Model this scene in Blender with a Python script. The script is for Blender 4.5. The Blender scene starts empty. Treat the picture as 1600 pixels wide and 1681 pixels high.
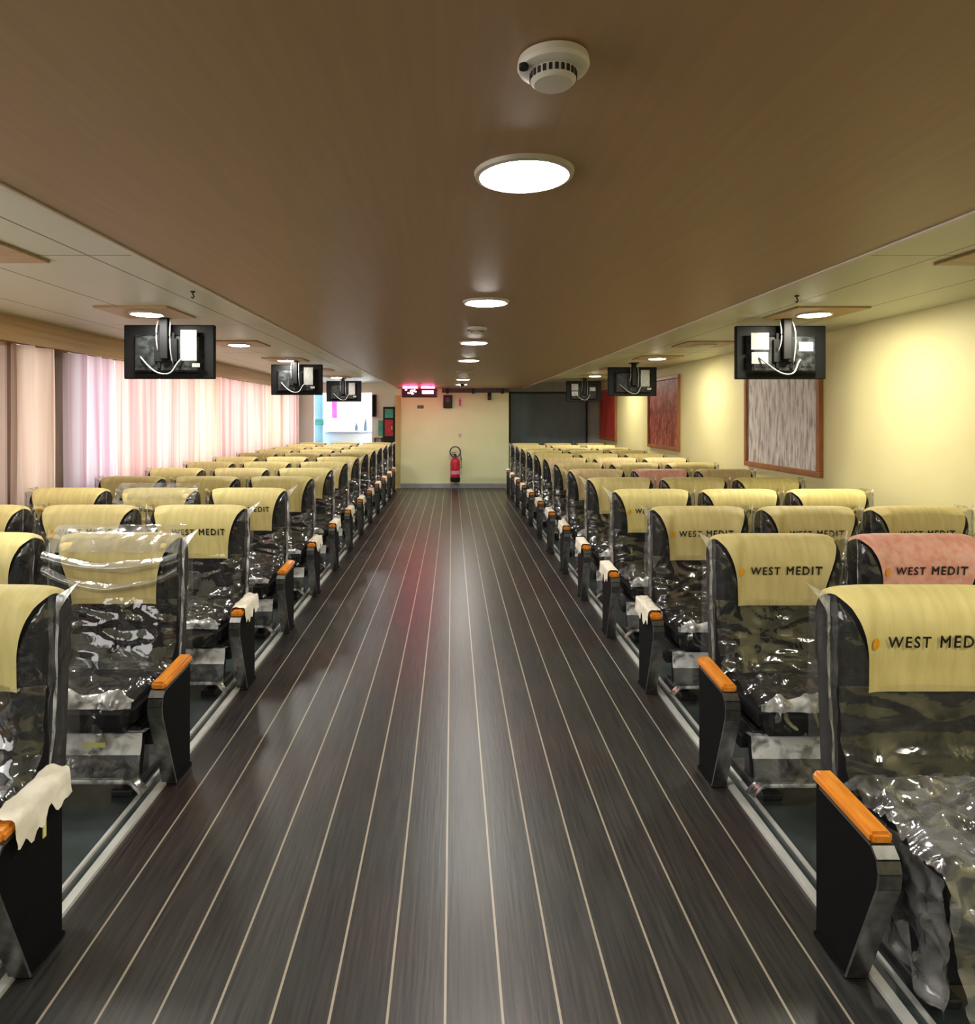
import bpy, bmesh, math, random
from mathutils import Vector, noise, Matrix
random.seed(7)
SC = bpy.context.scene
COL = SC.collection
PI = math.pi
FPX = 1080.0            # focal length in pixels of the 1600x1681 frame
VX, VY = 742.0, 683.0   # vanishing point of the aisle
H = 1.6                 # camera height

# ------------------------------------------------------------------ helpers
def lin(r, g, b):
    def f(c):
        c /= 255.0
        return c / 12.92 if c <= 0.04045 else ((c + 0.055) / 1.055) ** 2.4
    return (f(r), f(g), f(b), 1.0)

def new_mat(name):
    m = bpy.data.materials.new(name)
    m.use_nodes = True
    nt = m.node_tree
    return m, nt, nt.nodes['Principled BSDF']

def noise_mat(name, c1, c2, scale=(1, 1, 1), nscale=4.0, rough=0.6, metal=0.0, bump=0.0, detail=4.0,
              lo=0.35, hi=0.65, spec=0.5):
    m, nt, p = new_mat(name)
    N, L = nt.nodes, nt.links
    tc = N.new('ShaderNodeTexCoord'); mp = N.new('ShaderNodeMapping')
    mp.inputs['Scale'].default_value = scale
    L.new(tc.outputs['Object'], mp.inputs['Vector'])
    nz = N.new('ShaderNodeTexNoise'); nz.inputs['Scale'].default_value = nscale
    nz.inputs['Detail'].default_value = detail
    L.new(mp.outputs['Vector'], nz.inputs['Vector'])
    cr = N.new('ShaderNodeValToRGB')
    cr.color_ramp.elements[0].position = lo; cr.color_ramp.elements[0].color = lin(*c1)
    cr.color_ramp.elements[1].position = hi; cr.color_ramp.elements[1].color = lin(*c2)
    L.new(nz.outputs['Fac'], cr.inputs['Fac'])
    L.new(cr.outputs['Color'], p.inputs['Base Color'])
    p.inputs['Roughness'].default_value = rough
    p.inputs['Metallic'].default_value = metal
    p.inputs['Specular IOR Level'].default_value = spec
    if bump:
        b = N.new('ShaderNodeBump'); b.inputs['Strength'].default_value = bump
        b.inputs['Distance'].default_value = 0.01
        L.new(nz.outputs['Fac'], b.inputs['Height']); L.new(b.outputs['Normal'], p.inputs['Normal'])
    return m

def emit_mat(name, col, strength):
    m, nt, p = new_mat(name)
    p.inputs['Base Color'].default_value = col
    p.inputs['Emission Color'].default_value = col
    p.inputs['Emission Strength'].default_value = strength
    return m

class MB:
    """collects shapes into one mesh"""
    def __init__(s):
        s.v = []; s.f = []; s.mi = []
    def add(s, verts, faces, mi=0):
        o = len(s.v)
        s.v += [tuple(v) for v in verts]
        s.f += [tuple(i + o for i in f) for f in faces]
        s.mi += [mi] * len(faces)
    def box(s, x0, x1, y0, y1, z0, z1, mi=0):
        s.add([(x0,y0,z0),(x1,y0,z0),(x1,y1,z0),(x0,y1,z0),(x0,y0,z1),(x1,y0,z1),(x1,y1,z1),(x0,y1,z1)],
              [(3,2,1,0),(4,5,6,7),(0,1,5,4),(1,2,6,5),(2,3,7,6),(3,0,4,7)], mi)
    def bbox(s, x0, x1, y0, y1, z0, z1, b=0.01, mi=0, seg=2):
        bm = bmesh.new()
        bmesh.ops.create_cube(bm, size=1.0)
        for v in bm.verts:
            v.co = Vector(((x0+x1)/2 + v.co.x*(x1-x0), (y0+y1)/2 + v.co.y*(y1-y0), (z0+z1)/2 + v.co.z*(z1-z0)))
        bmesh.ops.bevel(bm, geom=bm.edges[:], offset=b, segments=seg, affect='EDGES', profile=0.5)
        s.frombm(bm, mi)
    def frombm(s, bm, mi=0):
        bm.verts.index_update()
        s.add([v.co[:] for v in bm.verts], [[v.index for v in f.verts] for f in bm.faces], mi)
        bm.free()
    def prism_x(s, poly, x0, x1, mi=0):      # poly in (y,z)
        n = len(poly)
        vs = [(x0, y, z) for y, z in poly] + [(x1, y, z) for y, z in poly]
        fs = [tuple(range(n)), tuple(range(2*n-1, n-1, -1))]
        fs += [(i, i+n, (i+1) % n + n, (i+1) % n) for i in range(n)]
        s.add(vs, fs, mi)
    def cyl(s, p0, p1, r, seg=20, mi=0, r1=None, caps=True):
        p0, p1 = Vector(p0), Vector(p1); d = (p1-p0).normalized()
        a = d.orthogonal().normalized(); b = d.cross(a)
        r1 = r if r1 is None else r1
        vs = []
        for p, rr in ((p0, r), (p1, r1)):
            for i in range(seg):
                t = 2*PI*i/seg
                vs.append(p + (a*math.cos(t) + b*math.sin(t))*rr)
        fs = [(i, (i+1) % seg, seg+(i+1) % seg, seg+i) for i in range(seg)]
        if caps:
            fs += [tuple(range(seg-1, -1, -1)), tuple(range(seg, 2*seg))]
        s.add(vs, fs, mi)
    def tube(s, pts, r, seg=8, mi=0):
        pts = [Vector(p) for p in pts]; rings = []
        for i, p in enumerate(pts):
            d = (pts[min(i+1, len(pts)-1)] - pts[max(i-1, 0)]).normalized()
            a = d.cross(Vector((0, 0, 1)))
            if a.length < 1e-3: a = Vector((1, 0, 0))
            a.normalize(); b = d.cross(a)
            rings += [p + (a*math.cos(2*PI*k/seg) + b*math.sin(2*PI*k/seg))*r for k in range(seg)]
        fs = []
        for i in range(len(pts)-1):
            for k in range(seg):
                fs.append((i*seg+k, i*seg+(k+1) % seg, (i+1)*seg+(k+1) % seg, (i+1)*seg+k))
        fs += [tuple(range(seg-1, -1, -1)), tuple(range((len(pts)-1)*seg, len(pts)*seg))]
        s.add(rings, fs, mi)
    def lathe(s, prof, c=(0, 0, 0), seg=32, mi=0):   # prof: (r,z)
        cx, cy, cz = c; vs = []; n = len(prof)
        for r, z in prof:
            for k in range(seg):
                t = 2*PI*k/seg
                vs.append((cx + r*math.cos(t), cy + r*math.sin(t), cz + z))
        fs = []
        for i in range(n-1):
            for k in range(seg):
                fs.append((i*seg+k, i*seg+(k+1) % seg, (i+1)*seg+(k+1) % seg, (i+1)*seg+k))
        if prof[0][0] > 1e-6: fs.append(tuple(range(seg-1, -1, -1)))
        if prof[-1][0] > 1e-6: fs.append(tuple(range((n-1)*seg, n*seg)))
        s.add(vs, fs, mi)
    def grid(s, fn, nu, nv, mi=0, keep=None):
        o = len(s.v)
        for j in range(nv+1):
            for i in range(nu+1):
                s.v.append(tuple(fn(i/nu, j/nv)))
        for j in range(nv):
            for i in range(nu):
                if keep and not keep((i+.5)/nu, (j+.5)/nv): continue
                a = o + j*(nu+1) + i
                s.f.append((a, a+1, a+nu+2, a+nu+1)); s.mi.append(mi)
    def build(s, name, mats, parent=None, smooth=False, angle=None):
        me = bpy.data.meshes.new(name)
        me.from_pydata(s.v, [], s.f)
        if not isinstance(mats, (list, tuple)): mats = [mats]
        for m in mats: me.materials.append(m)
        for p, k in zip(me.polygons, s.mi):
            p.material_index = k
            p.use_smooth = smooth
        bm = bmesh.new(); bm.from_mesh(me)
        bmesh.ops.recalc_face_normals(bm, faces=bm.faces[:])
        bm.to_mesh(me); bm.free()
        if smooth and angle:
            me.set_sharp_from_angle(angle=math.radians(angle))
        o = bpy.data.objects.new(name, me)
        COL.objects.link(o)
        if parent: o.parent = parent
        return o

def tag(o, label=None, cat=None, group=None, kind=None):
    if label: o['label'] = label
    if cat: o['category'] = cat
    if group: o['group'] = group
    if kind: o['kind'] = kind
    return o

def thing(name, label, cat, loc=(0, 0, 0), group=None):
    o = bpy.data.objects.new(name, None); COL.objects.link(o)
    o.empty_display_size = 0.1; o.location = loc
    return tag(o, label, cat, group)

def struct(name, mb, mats, smooth=False):
    return tag(mb.build(name, mats, None, smooth), kind='structure')

def copy_obj(o, parent=None):
    c = o.copy(); COL.objects.link(c)
    if parent is not None: c.parent = parent
    return c

def copy_tree(o, parent=None):
    c = copy_obj(o, parent)
    for ch in list(o.children): copy_tree(ch, c)
    return c

def atx(px, Y): return (px - VX) * Y / FPX
def atz(py, Y): return H + (VY - py) * Y / FPX

# ------------------------------------------------------------------ materials
LAMP = 120.0
M = {}
M['black_fabric'] = noise_mat('black_fabric', (17, 17, 19), (27, 27, 30), nscale=220, rough=0.85, bump=0.15, spec=.25)
M['black_panel'] = noise_mat('black_panel', (6, 6, 7), (10, 10, 12), nscale=40, rough=0.65, spec=.15)
M['cover'] = noise_mat('yellow_paper', (206, 191, 124), (218, 204, 138), scale=(6, 1, 1), nscale=6, rough=0.65, bump=0.25)
M['cover_olive'] = noise_mat('olive_paper', (192, 176, 118), (206, 190, 130), scale=(6, 1, 1), nscale=6, rough=0.65, bump=0.25)
M['cover_tan'] = noise_mat('tan_paper', (200, 176, 128), (212, 190, 142), scale=(6, 1, 1), nscale=6, rough=0.65, bump=0.25)
M['cover_pink'] = noise_mat('pink_paper', (220, 150, 132), (230, 178, 162), scale=(3, 1, 3), nscale=9, rough=0.65, bump=0.25)
M['ink'] = noise_mat('ink', (22, 20, 18), (34, 30, 26), nscale=30, rough=0.6)
M['logo'] = noise_mat('logo_orange', (225, 150, 20), (240, 170, 30), nscale=30, rough=0.6)
M['wood_orange'] = noise_mat('armrest_wood', (198, 116, 30), (226, 146, 52), scale=(14, 1.5, 14), nscale=4, rough=0.35, bump=0.08)
M['alu'] = noise_mat('aluminium', (206, 208, 204), (226, 226, 220), scale=(1, 0.2, 1), nscale=30, rough=0.38, metal=0.35)
M['trim_metal'] = noise_mat('trim_metal', (112, 112, 112), (140, 140, 138), scale=(1, 0.2, 1), nscale=30, rough=0.3, metal=0.9)
M['steel_dark'] = noise_mat('steel_dark', (58, 58, 60), (76, 76, 78), nscale=20, rough=0.4, metal=0.6)
M['paper_wrap'] = noise_mat('wrap_paper', (214, 206, 186), (236, 230, 214), nscale=14, rough=0.75, bump=0.5)
M['tape'] = noise_mat('tape_yellow', (206, 206, 120), (222, 222, 140), nscale=20, rough=0.5)
M['white_plastic'] = noise_mat('white_plastic', (216, 208, 194), (226, 218, 206), nscale=20, rough=0.45)
M['tv_black'] = noise_mat('tv_black', (4, 4, 4), (6, 6, 7), nscale=40, rough=0.6, spec=.2)
M['tv_back'] = noise_mat('tv_back', (10, 12, 12), (44, 47, 47), nscale=22, rough=0.55, lo=0.42, hi=0.66, spec=.2)
M['label_white'] = noise_mat('label_white', (120, 120, 116), (160, 160, 154), scale=(30, 1, 2), nscale=6, rough=0.6)
M['cable_white'] = noise_mat('cable_white', (120, 122, 120), (150, 152, 150), nscale=20, rough=0.5)
M['brown_trim'] = noise_mat('brown_trim', (176, 146, 104), (192, 162, 120), scale=(1, 8, 1), nscale=5, rough=0.5)
M['lamp_ring'] = noise_mat('lamp_ring', (188, 178, 160), (204, 196, 180), nscale=10, rough=0.4)
M['red_paint'] = noise_mat('red_paint', (186, 32, 52), (206, 44, 66), nscale=10, rough=0.35)
M['pink_label'] = noise_mat('pink_label', (226, 130, 170), (236, 160, 190), nscale=10, rough=0.5)
M['rubber'] = noise_mat('rubber', (16, 16, 17), (24, 24, 25), nscale=30, rough=0.6)
M['grey_paint'] = noise_mat('grey_paint', (150, 154, 156), (164, 168, 170), nscale=5, rough=0.55)
M['slate'] = noise_mat('slate_panel', (84, 100, 112), (100, 116, 126), scale=(1, 1, 0.4), nscale=2.5, rough=0.45)
M['sign_white'] = noise_mat('sign_white', (236, 226, 208), (244, 236, 220), nscale=10, rough=0.5)
M['dark_grey'] = noise_mat('dark_grey', (66, 70, 74), (84, 88, 92), nscale=10, rough=0.55)
M['light_blue'] = noise_mat('light_blue', (140, 196, 228), (168, 214, 238), nscale=3, rough=0.4)
M['magenta'] = noise_mat('magenta', (222, 40, 176), (236, 70, 196), nscale=5, rough=0.5)
M['teal'] = noise_mat('teal', (70, 160, 154), (100, 190, 184), nscale=5, rough=0.5)
M['lavender'] = noise_mat('lavender', (178, 178, 200), (194, 194, 214), nscale=5, rough=0.45)
M['white_wall'] = noise_mat('white_wall', (232, 236, 234), (240, 244, 242), nscale=2, rough=0.6)
M['frame_wood'] = noise_mat('frame_wood', (142, 88, 46), (168, 108, 60), scale=(8, 1, 1), nscale=5, rough=0.45)
M['pelmet'] = noise_mat('pelmet_wood', (176, 138, 82), (194, 156, 98), scale=(1, 0.15, 6), nscale=6, rough=0.5)
M['wall_brown'] = noise_mat('wall_brown', (104, 86, 66), (124, 104, 82), scale=(1, 4, 0.4), nscale=4, rough=0.6)
M['wall_cream'] = noise_mat('wall_cream', (222, 214, 158), (230, 222, 168), nscale=1.2, rough=0.55)
M['wall_end'] = noise_mat('wall_end', (230, 240, 190), (238, 246, 202), nscale=1.5, rough=0.5)
M['lamp'] = emit_mat('lamp_diffuser', (1.0, 0.965, 0.89, 1), LAMP)
M['lamp_warm'] = emit_mat('lamp_warm_diffuser', (1.0, 0.93, 0.76, 1), LAMP*1.5)
M['lamp_off'] = noise_mat('lamp_off', (196, 188, 172), (206, 198, 184), nscale=10, rough=0.4)
M['sign_red'] = emit_mat('sign_red_light', (1.0, 0.03, 0.16, 1), 32.0)
M['sign_pink'] = emit_mat('sign_pink_light', (1.0, 0.5, 0.66, 1), 2.2)
M['sign_case'] = noise_mat('sign_case', (60, 14, 26), (76, 20, 34), nscale=20, rough=0.4)

def floor_mat():
    m, nt, p = new_mat('aisle_planks')
    N, L = nt.nodes, nt.links
    tc = N.new('ShaderNodeTexCoord'); sx = N.new('ShaderNodeSeparateXYZ')
    L.new(tc.outputs['Object'], sx.inputs[0])
    def math_(op, a, b=None):
        n = N.new('ShaderNodeMath'); n.operation = op
        for i, q in enumerate((a, b)):
            if q is None: continue
            if isinstance(q, (int, float)): n.inputs[i].default_value = q
            else: L.new(q, n.inputs[i])
        return n.outputs[0]
    u = math_('DIVIDE', math_('ADD', sx.outputs[0], 0.019 + 0.1535*40.5), 0.1535)
    fr = math_('ABSOLUTE', math_('SUBTRACT', math_('FRACT', u), 0.5))
    line = math_('LESS_THAN', fr, 0.023)
    plank = math_('FLOOR', math_('ADD', u, 0.5))
    # grain
    mp = N.new('ShaderNodeMapping'); mp.inputs['Scale'].default_value = (30, 1.2, 1)
    L.new(tc.outputs['Object'], mp.inputs['Vector'])
    g = N.new('ShaderNodeTexNoise'); g.inputs['Scale'].default_value = 3; g.inputs['Detail'].default_value = 6
    L.new(mp.outputs[0], g.inputs['Vector'])
    big = N.new('ShaderNodeTexNoise'); big.inputs['Scale'].default_value = 0.9; big.inputs['Detail'].default_value = 2
    L.new(tc.outputs['Object'], big.inputs['Vector'])
    c1 = N.new('ShaderNodeValToRGB')
    c1.color_ramp.elements[0].position = .3; c1.color_ramp.elements[0].color = lin(34, 33, 33)
    c1.color_ramp.elements[1].position = .75; c1.color_ramp.elements[1].color = lin(64, 60, 57)
    L.new(g.outputs['Fac'], c1.inputs['Fac'])
    c2 = N.new('ShaderNodeValToRGB')
    c2.color_ramp.elements[0].position = .42; c2.color_ramp.elements[0].color = (0.92, 1.0, 1.0, 1)
    c2.color_ramp.elements[1].position = .68; c2.color_ramp.elements[1].color = (1.25, 0.86, 0.84, 1)
    L.new(big.outputs['Fac'], c2.inputs['Fac'])
    mx = N.new('ShaderNodeMix'); mx.data_type = 'RGBA'; mx.blend_type = 'MULTIPLY'; mx.inputs[0].default_value = 1
    L.new(c1.outputs[0], mx.inputs[6]); L.new(c2.outputs[0], mx.inputs[7])
    wn = N.new('ShaderNodeTexWhiteNoise'); wn.noise_dimensions = '1D'; L.new(plank, wn.inputs['W'])
    br = math_('ADD', math_('MULTIPLY', wn.outputs['Value'], 0.35), 0.82)
    mb = N.new('ShaderNodeMix'); mb.data_type = 'RGBA'; mb.blend_type = 'MULTIPLY'; mb.inputs[0].default_value = 1
    L.new(mx.outputs[2], mb.inputs[6])
    cc = N.new('ShaderNodeCombineColor'); [L.new(br, cc.inputs[i]) for i in range(3)]
    L.new(cc.outputs[0], mb.inputs[7])
    ml = N.new('ShaderNodeMix'); ml.data_type = 'RGBA'
    L.new(line, ml.inputs[0]); L.new(mb.outputs[2], ml.inputs[6]); ml.inputs[7].default_value = lin(156, 146, 130)
    L.new(ml.outputs[2], p.inputs['Base Color'])
    p.inputs['Roughness'].default_value = 0.34
    b = N.new('ShaderNodeBump'); b.inputs['Strength'].default_value = 0.12; b.inputs['Distance'].default_value = 0.004
    L.new(g.outputs['Fac'], b.inputs['Height']); L.new(b.outputs[0], p.inputs['Normal'])
    return m
M['aisle'] = floor_mat()
M['side_floor'] = noise_mat('side_floor', (46, 54, 54), (64, 72, 72), nscale=5, rough=0.28, bump=0.03)

def wood_ceiling():
    m, nt, p = new_mat('ceiling_wood')
    N, L = nt.nodes, nt.links
    tc = N.new('ShaderNodeTexCoord'); mp = N.new('ShaderNodeMapping'); mp.inputs['Scale'].default_value = (16, 0.8, 1)
    L.new(tc.outputs['Object'], mp.inputs[0])
    g = N.new('ShaderNodeTexNoise'); g.inputs['Scale'].default_value = 3; g.inputs['Detail'].default_value = 6
    L.new(mp.outputs[0], g.inputs['Vector'])
    cr = N.new('ShaderNodeValToRGB')
    cr.color_ramp.elements[0].position = .3; cr.color_ramp.elements[0].color = lin(167, 134, 99)
    cr.color_ramp.elements[1].position = .7; cr.color_ramp.elements[1].color = lin(174, 141, 105)
    L.new(g.outputs['Fac'], cr.inputs[0]); L.new(cr.outputs[0], p.inputs['Base Color'])
    p.inputs['Roughness'].default_value = 0.44
    return m
M['ceiling_wood'] = wood_ceiling()

def panel_ceiling():
    m, nt, p = new_mat('ceiling_panels')
    N, L = nt.nodes, nt.links
    tc = N.new('ShaderNodeTexCoord'); sx = N.new('ShaderNodeSeparateXYZ'); L.new(tc.outputs['Object'], sx.inputs[0])
    outs = []
    for ch, off, per, w in ((0, 1.74 - 1.2, 0.6, 0.018), (1, 0.35, 2.4, 0.004)):
        a = N.new('ShaderNodeMath'); a.operation = 'ABSOLUTE' if ch == 0 else 'ADD'; L.new(sx.outputs[ch], a.inputs[0])
        if ch: a.inputs[1].default_value = 50
        s_ = N.new('ShaderNodeMath'); s_.operation = 'SUBTRACT'; s_.inputs[1].default_value = off; L.new(a.outputs[0], s_.inputs[0])
        d = N.new('ShaderNodeMath'); d.operation = 'DIVIDE'; d.inputs[1].default_value = per; L.new(s_.outputs[0], d.inputs[0])
        f = N.new('ShaderNodeMath'); f.operation = 'FRACT'; L.new(d.outputs[0], f.inputs[0])
        t = N.new('ShaderNodeMath'); t.operation = 'LESS_THAN'; t.inputs[1].default_value = w; L.new(f.outputs[0], t.inputs[0])
        outs.append(t.outputs[0])
    mxm = N.new('ShaderNodeMath'); mxm.operation = 'MAXIMUM'; L.new(outs[0], mxm.inputs[0]); L.new(outs[1], mxm.inputs[1])
    nz = N.new('ShaderNodeTexNoise'); nz.inputs['Scale'].default_value = 2.0; L.new(tc.outputs['Object'], nz.inputs['Vector'])
    cr = N.new('ShaderNodeValToRGB')
    cr.color_ramp.elements[0].color = lin(203, 203, 180); cr.color_ramp.elements[1].color = lin(211, 211, 189)
    L.new(nz.outputs['Fac'], cr.inputs[0])
    mx = N.new('ShaderNodeMix'); mx.data_type = 'RGBA'; L.new(mxm.outputs[0], mx.inputs[0])
    L.new(cr.outputs[0], mx.inputs[6]); mx.inputs[7].default_value = lin(96, 92, 76)
    L.new(mx.outputs[2], p.inputs['Base Color']); p.inputs['Roughness'].default_value = 0.5
    return m
M['ceiling_panels'] = panel_ceiling()

def film_mat(name, haze, gloss, rough=0.14, tint=0.96):
    m = bpy.data.materials.new(name); m.use_nodes = True
    nt = m.node_tree; N, L = nt.nodes, nt.links
    N.clear()
    out = N.new('ShaderNodeOutputMaterial')
    tr = N.new('ShaderNodeBsdfTransparent'); tr.inputs[0].default_value = (tint, tint, tint, 1)
    gl = N.new('ShaderNodeBsdfGlossy'); gl.inputs['Roughness'].default_value = rough
    gl.inputs['Color'].default_value = (0.95, 0.96, 0.97, 1)
    df = N.new('ShaderNodeBsdfDiffuse'); df.inputs[0].default_value = (0.86, 0.87, 0.86, 1)
    tc = N.new('ShaderNodeTexCoord')
    nz = N.new('ShaderNodeTexNoise'); nz.inputs['Scale'].default_value = 11; nz.inputs['Detail'].default_value = 2
    nz.inputs['Distortion'].default_value = 1.2
    L.new(tc.outputs['Object'], nz.inputs['Vector'])
    bp = N.new('ShaderNodeBump'); bp.inputs['Strength'].default_value = 0.3; bp.inputs['Distance'].default_value = 0.02
    L.new(nz.outputs['Fac'], bp.inputs['Height']); L.new(bp.outputs[0], gl.inputs['Normal'])
    hz = N.new('ShaderNodeMapRange'); hz.inputs['From Min'].default_value = .35; hz.inputs['From Max'].default_value = .7
    hz.inputs['To Min'].default_value = haze * .3; hz.inputs['To Max'].default_value = haze * 1.6
    L.new(nz.outputs['Fac'], hz.inputs['Value'])
    m1 = N.new('ShaderNodeMixShader'); L.new(hz.outputs[0], m1.inputs[0])
    L.new(tr.outputs[0], m1.inputs[1]); L.new(df.outputs[0], m1.inputs[2])
    lw = N.new('ShaderNodeLayerWeight'); lw.inputs['Blend'].default_value = 0.25
    L.new(bp.outputs[0], lw.inputs['Normal'])
    ma = N.new('ShaderNodeMath'); ma.operation = 'MULTIPLY_ADD'; ma.use_clamp = True
    L.new(lw.outputs['Fresnel'], ma.inputs[0]); ma.inputs[1].default_value = gloss; ma.inputs[2].default_value = gloss * 0.25
    m2 = N.new('ShaderNodeMixShader'); L.new(ma.outputs[0], m2.inputs[0])
    L.new(m1.outputs[0], m2.inputs[1]); L.new(gl.outputs[0], m2.inputs[2])
    L.new(m2.outputs[0], out.inputs['Surface'])
    return m
M['film'] = film_mat('clear_film', 0.012, 0.36, 0.12, .985)
M['film_seam'] = film_mat('film_seam', 0.50, 0.7, 0.2)
M['film_thick'] = film_mat('film_thick', 0.16, 0.6, 0.15)
M['film_swag'] = film_mat('film_swag', 0.12, 0.6, 0.14)
M['film_white'] = film_mat('film_white', 0.92, 0.7, 0.16)

def curtain_mat(name, c1, c2):
    m = noise_mat(name, c1, c2, scale=(1, 7, 0.06), nscale=2.4, rough=0.85, lo=.36, hi=.54, detail=3)  # vertical noise streaks put the shade of the folds into the cloth colour
    nt = m.node_tree; N, L = nt.nodes, nt.links
    p = N['Principled BSDF']; out = N['Material Output']
    t = N.new('ShaderNodeBsdfTranslucent')
    cr = [n for n in N if n.type == 'VALTORGB'][0]
    L.new(cr.outputs[0], t.inputs[0])
    mx = N.new('ShaderNodeMixShader'); mx.inputs[0].default_value = 0.32
    L.new(p.outputs[0], mx.inputs[1]); L.new(t.outputs[0], mx.inputs[2]); L.new(mx.outputs[0], out.inputs[0])
    return m
CUR = [curtain_mat('curtain_pink', (206, 172, 168), (240, 218, 212)),
       curtain_mat('curtain_cream', (200, 168, 150), (240, 220, 208)),
       curtain_mat('curtain_lilac', (204, 166, 184), (226, 214, 226)),
       curtain_mat('curtain_rose', (212, 168, 170), (240, 210, 206))]

def art_mat(name, c1, c2, c3, scale, nscale, dist):
    m, nt, p = new_mat(name)
    N, L = nt.nodes, nt.links
    tc = N.new('ShaderNodeTexCoord'); mp = N.new('ShaderNodeMapping'); mp.inputs['Scale'].default_value = scale
    L.new(tc.outputs['Object'], mp.inputs[0])
    nz = N.new('ShaderNodeTexNoise'); nz.inputs['Scale'].default_value = nscale; nz.inputs['Detail'].default_value = 5
    nz.inputs['Distortion'].default_value = dist; L.new(mp.outputs[0], nz.inputs['Vector'])
    cr = N.new('ShaderNodeValToRGB'); e = cr.color_ramp.elements
    e[0].position = .36; e[0].color = lin(*c1); e[1].position = .62; e[1].color = lin(*c3)
    k = e.new(.48); k.color = lin(*c2)
    L.new(nz.outputs['Fac'], cr.inputs[0]); L.new(cr.outputs[0], p.inputs['Base Color'])
    p.inputs['Roughness'].default_value = 0.5
    return m
M['olive'] = noise_mat('olive_paint', (192, 182, 118), (204, 194, 130), nscale=3, rough=.5)
M['art_grey'] = art_mat('art_grey', (148, 142, 138), (202, 196, 192), (230, 226, 222), (1, 9, 1.6), 3, 0.5)
M['art_dark_red'] = art_mat('art_dark_red', (112, 40, 32), (146, 58, 48), (192, 108, 92), (1, 3, 1.4), 3, 1.6)
M['art_red'] = art_mat('art_red', (176, 50, 46), (190, 60, 54), (200, 74, 64), (1, 2, 0.6), 2, 0.4)

# ------------------------------------------------------------------ the room
YB, YE = -3.2, 15.3          # back wall, far wall
END = 14.64                  # wall that closes the aisle
XL, XR = -3.62, 3.42
CS, CW = 2.37, 2.21          # side ceilings, dropped wood ceiling
AL, AR = -1.245, 1.19
YK = 18.4

mb = MB()
mb.box(AL, AR, YB, END+.02, -.06, 0, 0)
mb.box(XL, AL, YB, YE+.1, -.06, 0, 1); mb.box(AR, XR, YB, YE+.1, -.06, 0, 1)
mb.box(XL, -1.0, YE+.1, YK, -.06, 0, 1)
struct('floor', mb, [M['aisle'], M['side_floor']])

mb = MB(); mb.box(-1.18, 1.55, YB, END, CW, CS)
struct('ceiling', mb, M['ceiling_wood'])
mb = MB(); mb.box(XL, -1.18, YB, YE+.1, CS, CS+.08); mb.box(-1.18, 1.55, YB, YE+.1, CS+.001, CS+.08); mb.box(1.55, XR, YB, YE+.1, CS, CS+.08)
struct('ceiling_sides', mb, M['ceiling_panels'])
for nm, x0, x1 in (('trim_1', -1.205, -1.18), ('trim_2', 1.55, 1.575)):
    mb = MB(); mb.box(x0, x1, YB, END, CW-.006, CS)
    struct(nm, mb, M['white_plastic'])

# left wall with window openings behind the curtains
mb = MB()
wins = [(-1.9, 1.9), (2.2, 4.98), (5.46, 5.76), (6.2, 14.9)]
mb.box(XL-.1, XL, YB, YE+.1, 0, .95); mb.box(XL-.1, XL, YB, YE+.1, 2.2, CS)
y = YB
for a, b in wins + [(YE+.1, None)]:
    mb.box(XL-.1, XL, y, a, .95, 2.2); y = b
struct('wall_left', mb, M['wall_brown'])
mb = MB()
mb.box(-3.40, -3.36, YB, YE, 2.175, CS); mb.box(XL, -3.40, YB, YE, 2.33, CS)
struct('trim_3', mb, M['pelmet'])
mb = MB(); mb.box(XR, XR+.1, YB, YE+.1, 0, CS); struct('wall_right', mb, M['wall_cream'])
mb = MB(); mb.box(XL, XR, YB-.1, YB, 0, CS); struct('wall_back', mb, M['wall_cream'])
mb = MB(); mb.box(-1.26, 1.26, END, YE+.1, 0, CS); struct('wall_end', mb, M['wall_end'])
mb = MB(); mb.box(-1.15, 1.26, END-.02, END, 0, .10); struct('baseboard_end', mb, M['grey_paint'])
mb = MB(); mb.box(-1.265, -1.15, END-.03, END, 0, 2.05); struct('trim_4', mb, M['olive'])
KX0, KX1, KZ = atx(515, YE), atx(610, YE), 2.14
mb = MB()
mb.box(XL, KX0, YE, YE+.1, 0, CS); mb.box(KX1, -1.26, YE, YE+.1, 0, CS); mb.box(KX0, KX1, YE, YE+.1, KZ, CS)
struct('wall_far_left', mb, M['white_wall'])
mb = MB(); mb.box(1.26, XR, YE, YE+.1, 0, CS); struct('wall_far_right', mb, M['grey_paint'])
mb = MB()
mb.box(XL-.1, XL, YE+.1, YK, 0, 2.5); mb.box(-1.1, -1.0, YE+.1, YK, 0, 2.5); mb.box(XL, -1.1, YK, YK+.1, 0, 2.5)
struct('wall_servery', mb, M['white_wall'])
mb = MB(); mb.box(XL, -1.1, YE+.1, YK, 2.4, 2.5); struct('ceiling_servery', mb, M['white_wall'])

# floor rails along the aisle
for nm, x0, x1 in (('trim_5', AL-.075, AL), ('trim_6', AR, AR+.075)):
    mb = MB()
    if x1 == AL: mb.box(x1-.026, x1+.004, YB, END, 0, .014); mb.box(x0, x0+.012, YB, END, 0, .012)
    else: mb.box(x0-.004, x0+.026, YB, END, 0, .014); mb.box(x1-.012, x1, YB, END, 0, .012)
    struct(nm, mb, M['alu'])

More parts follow.
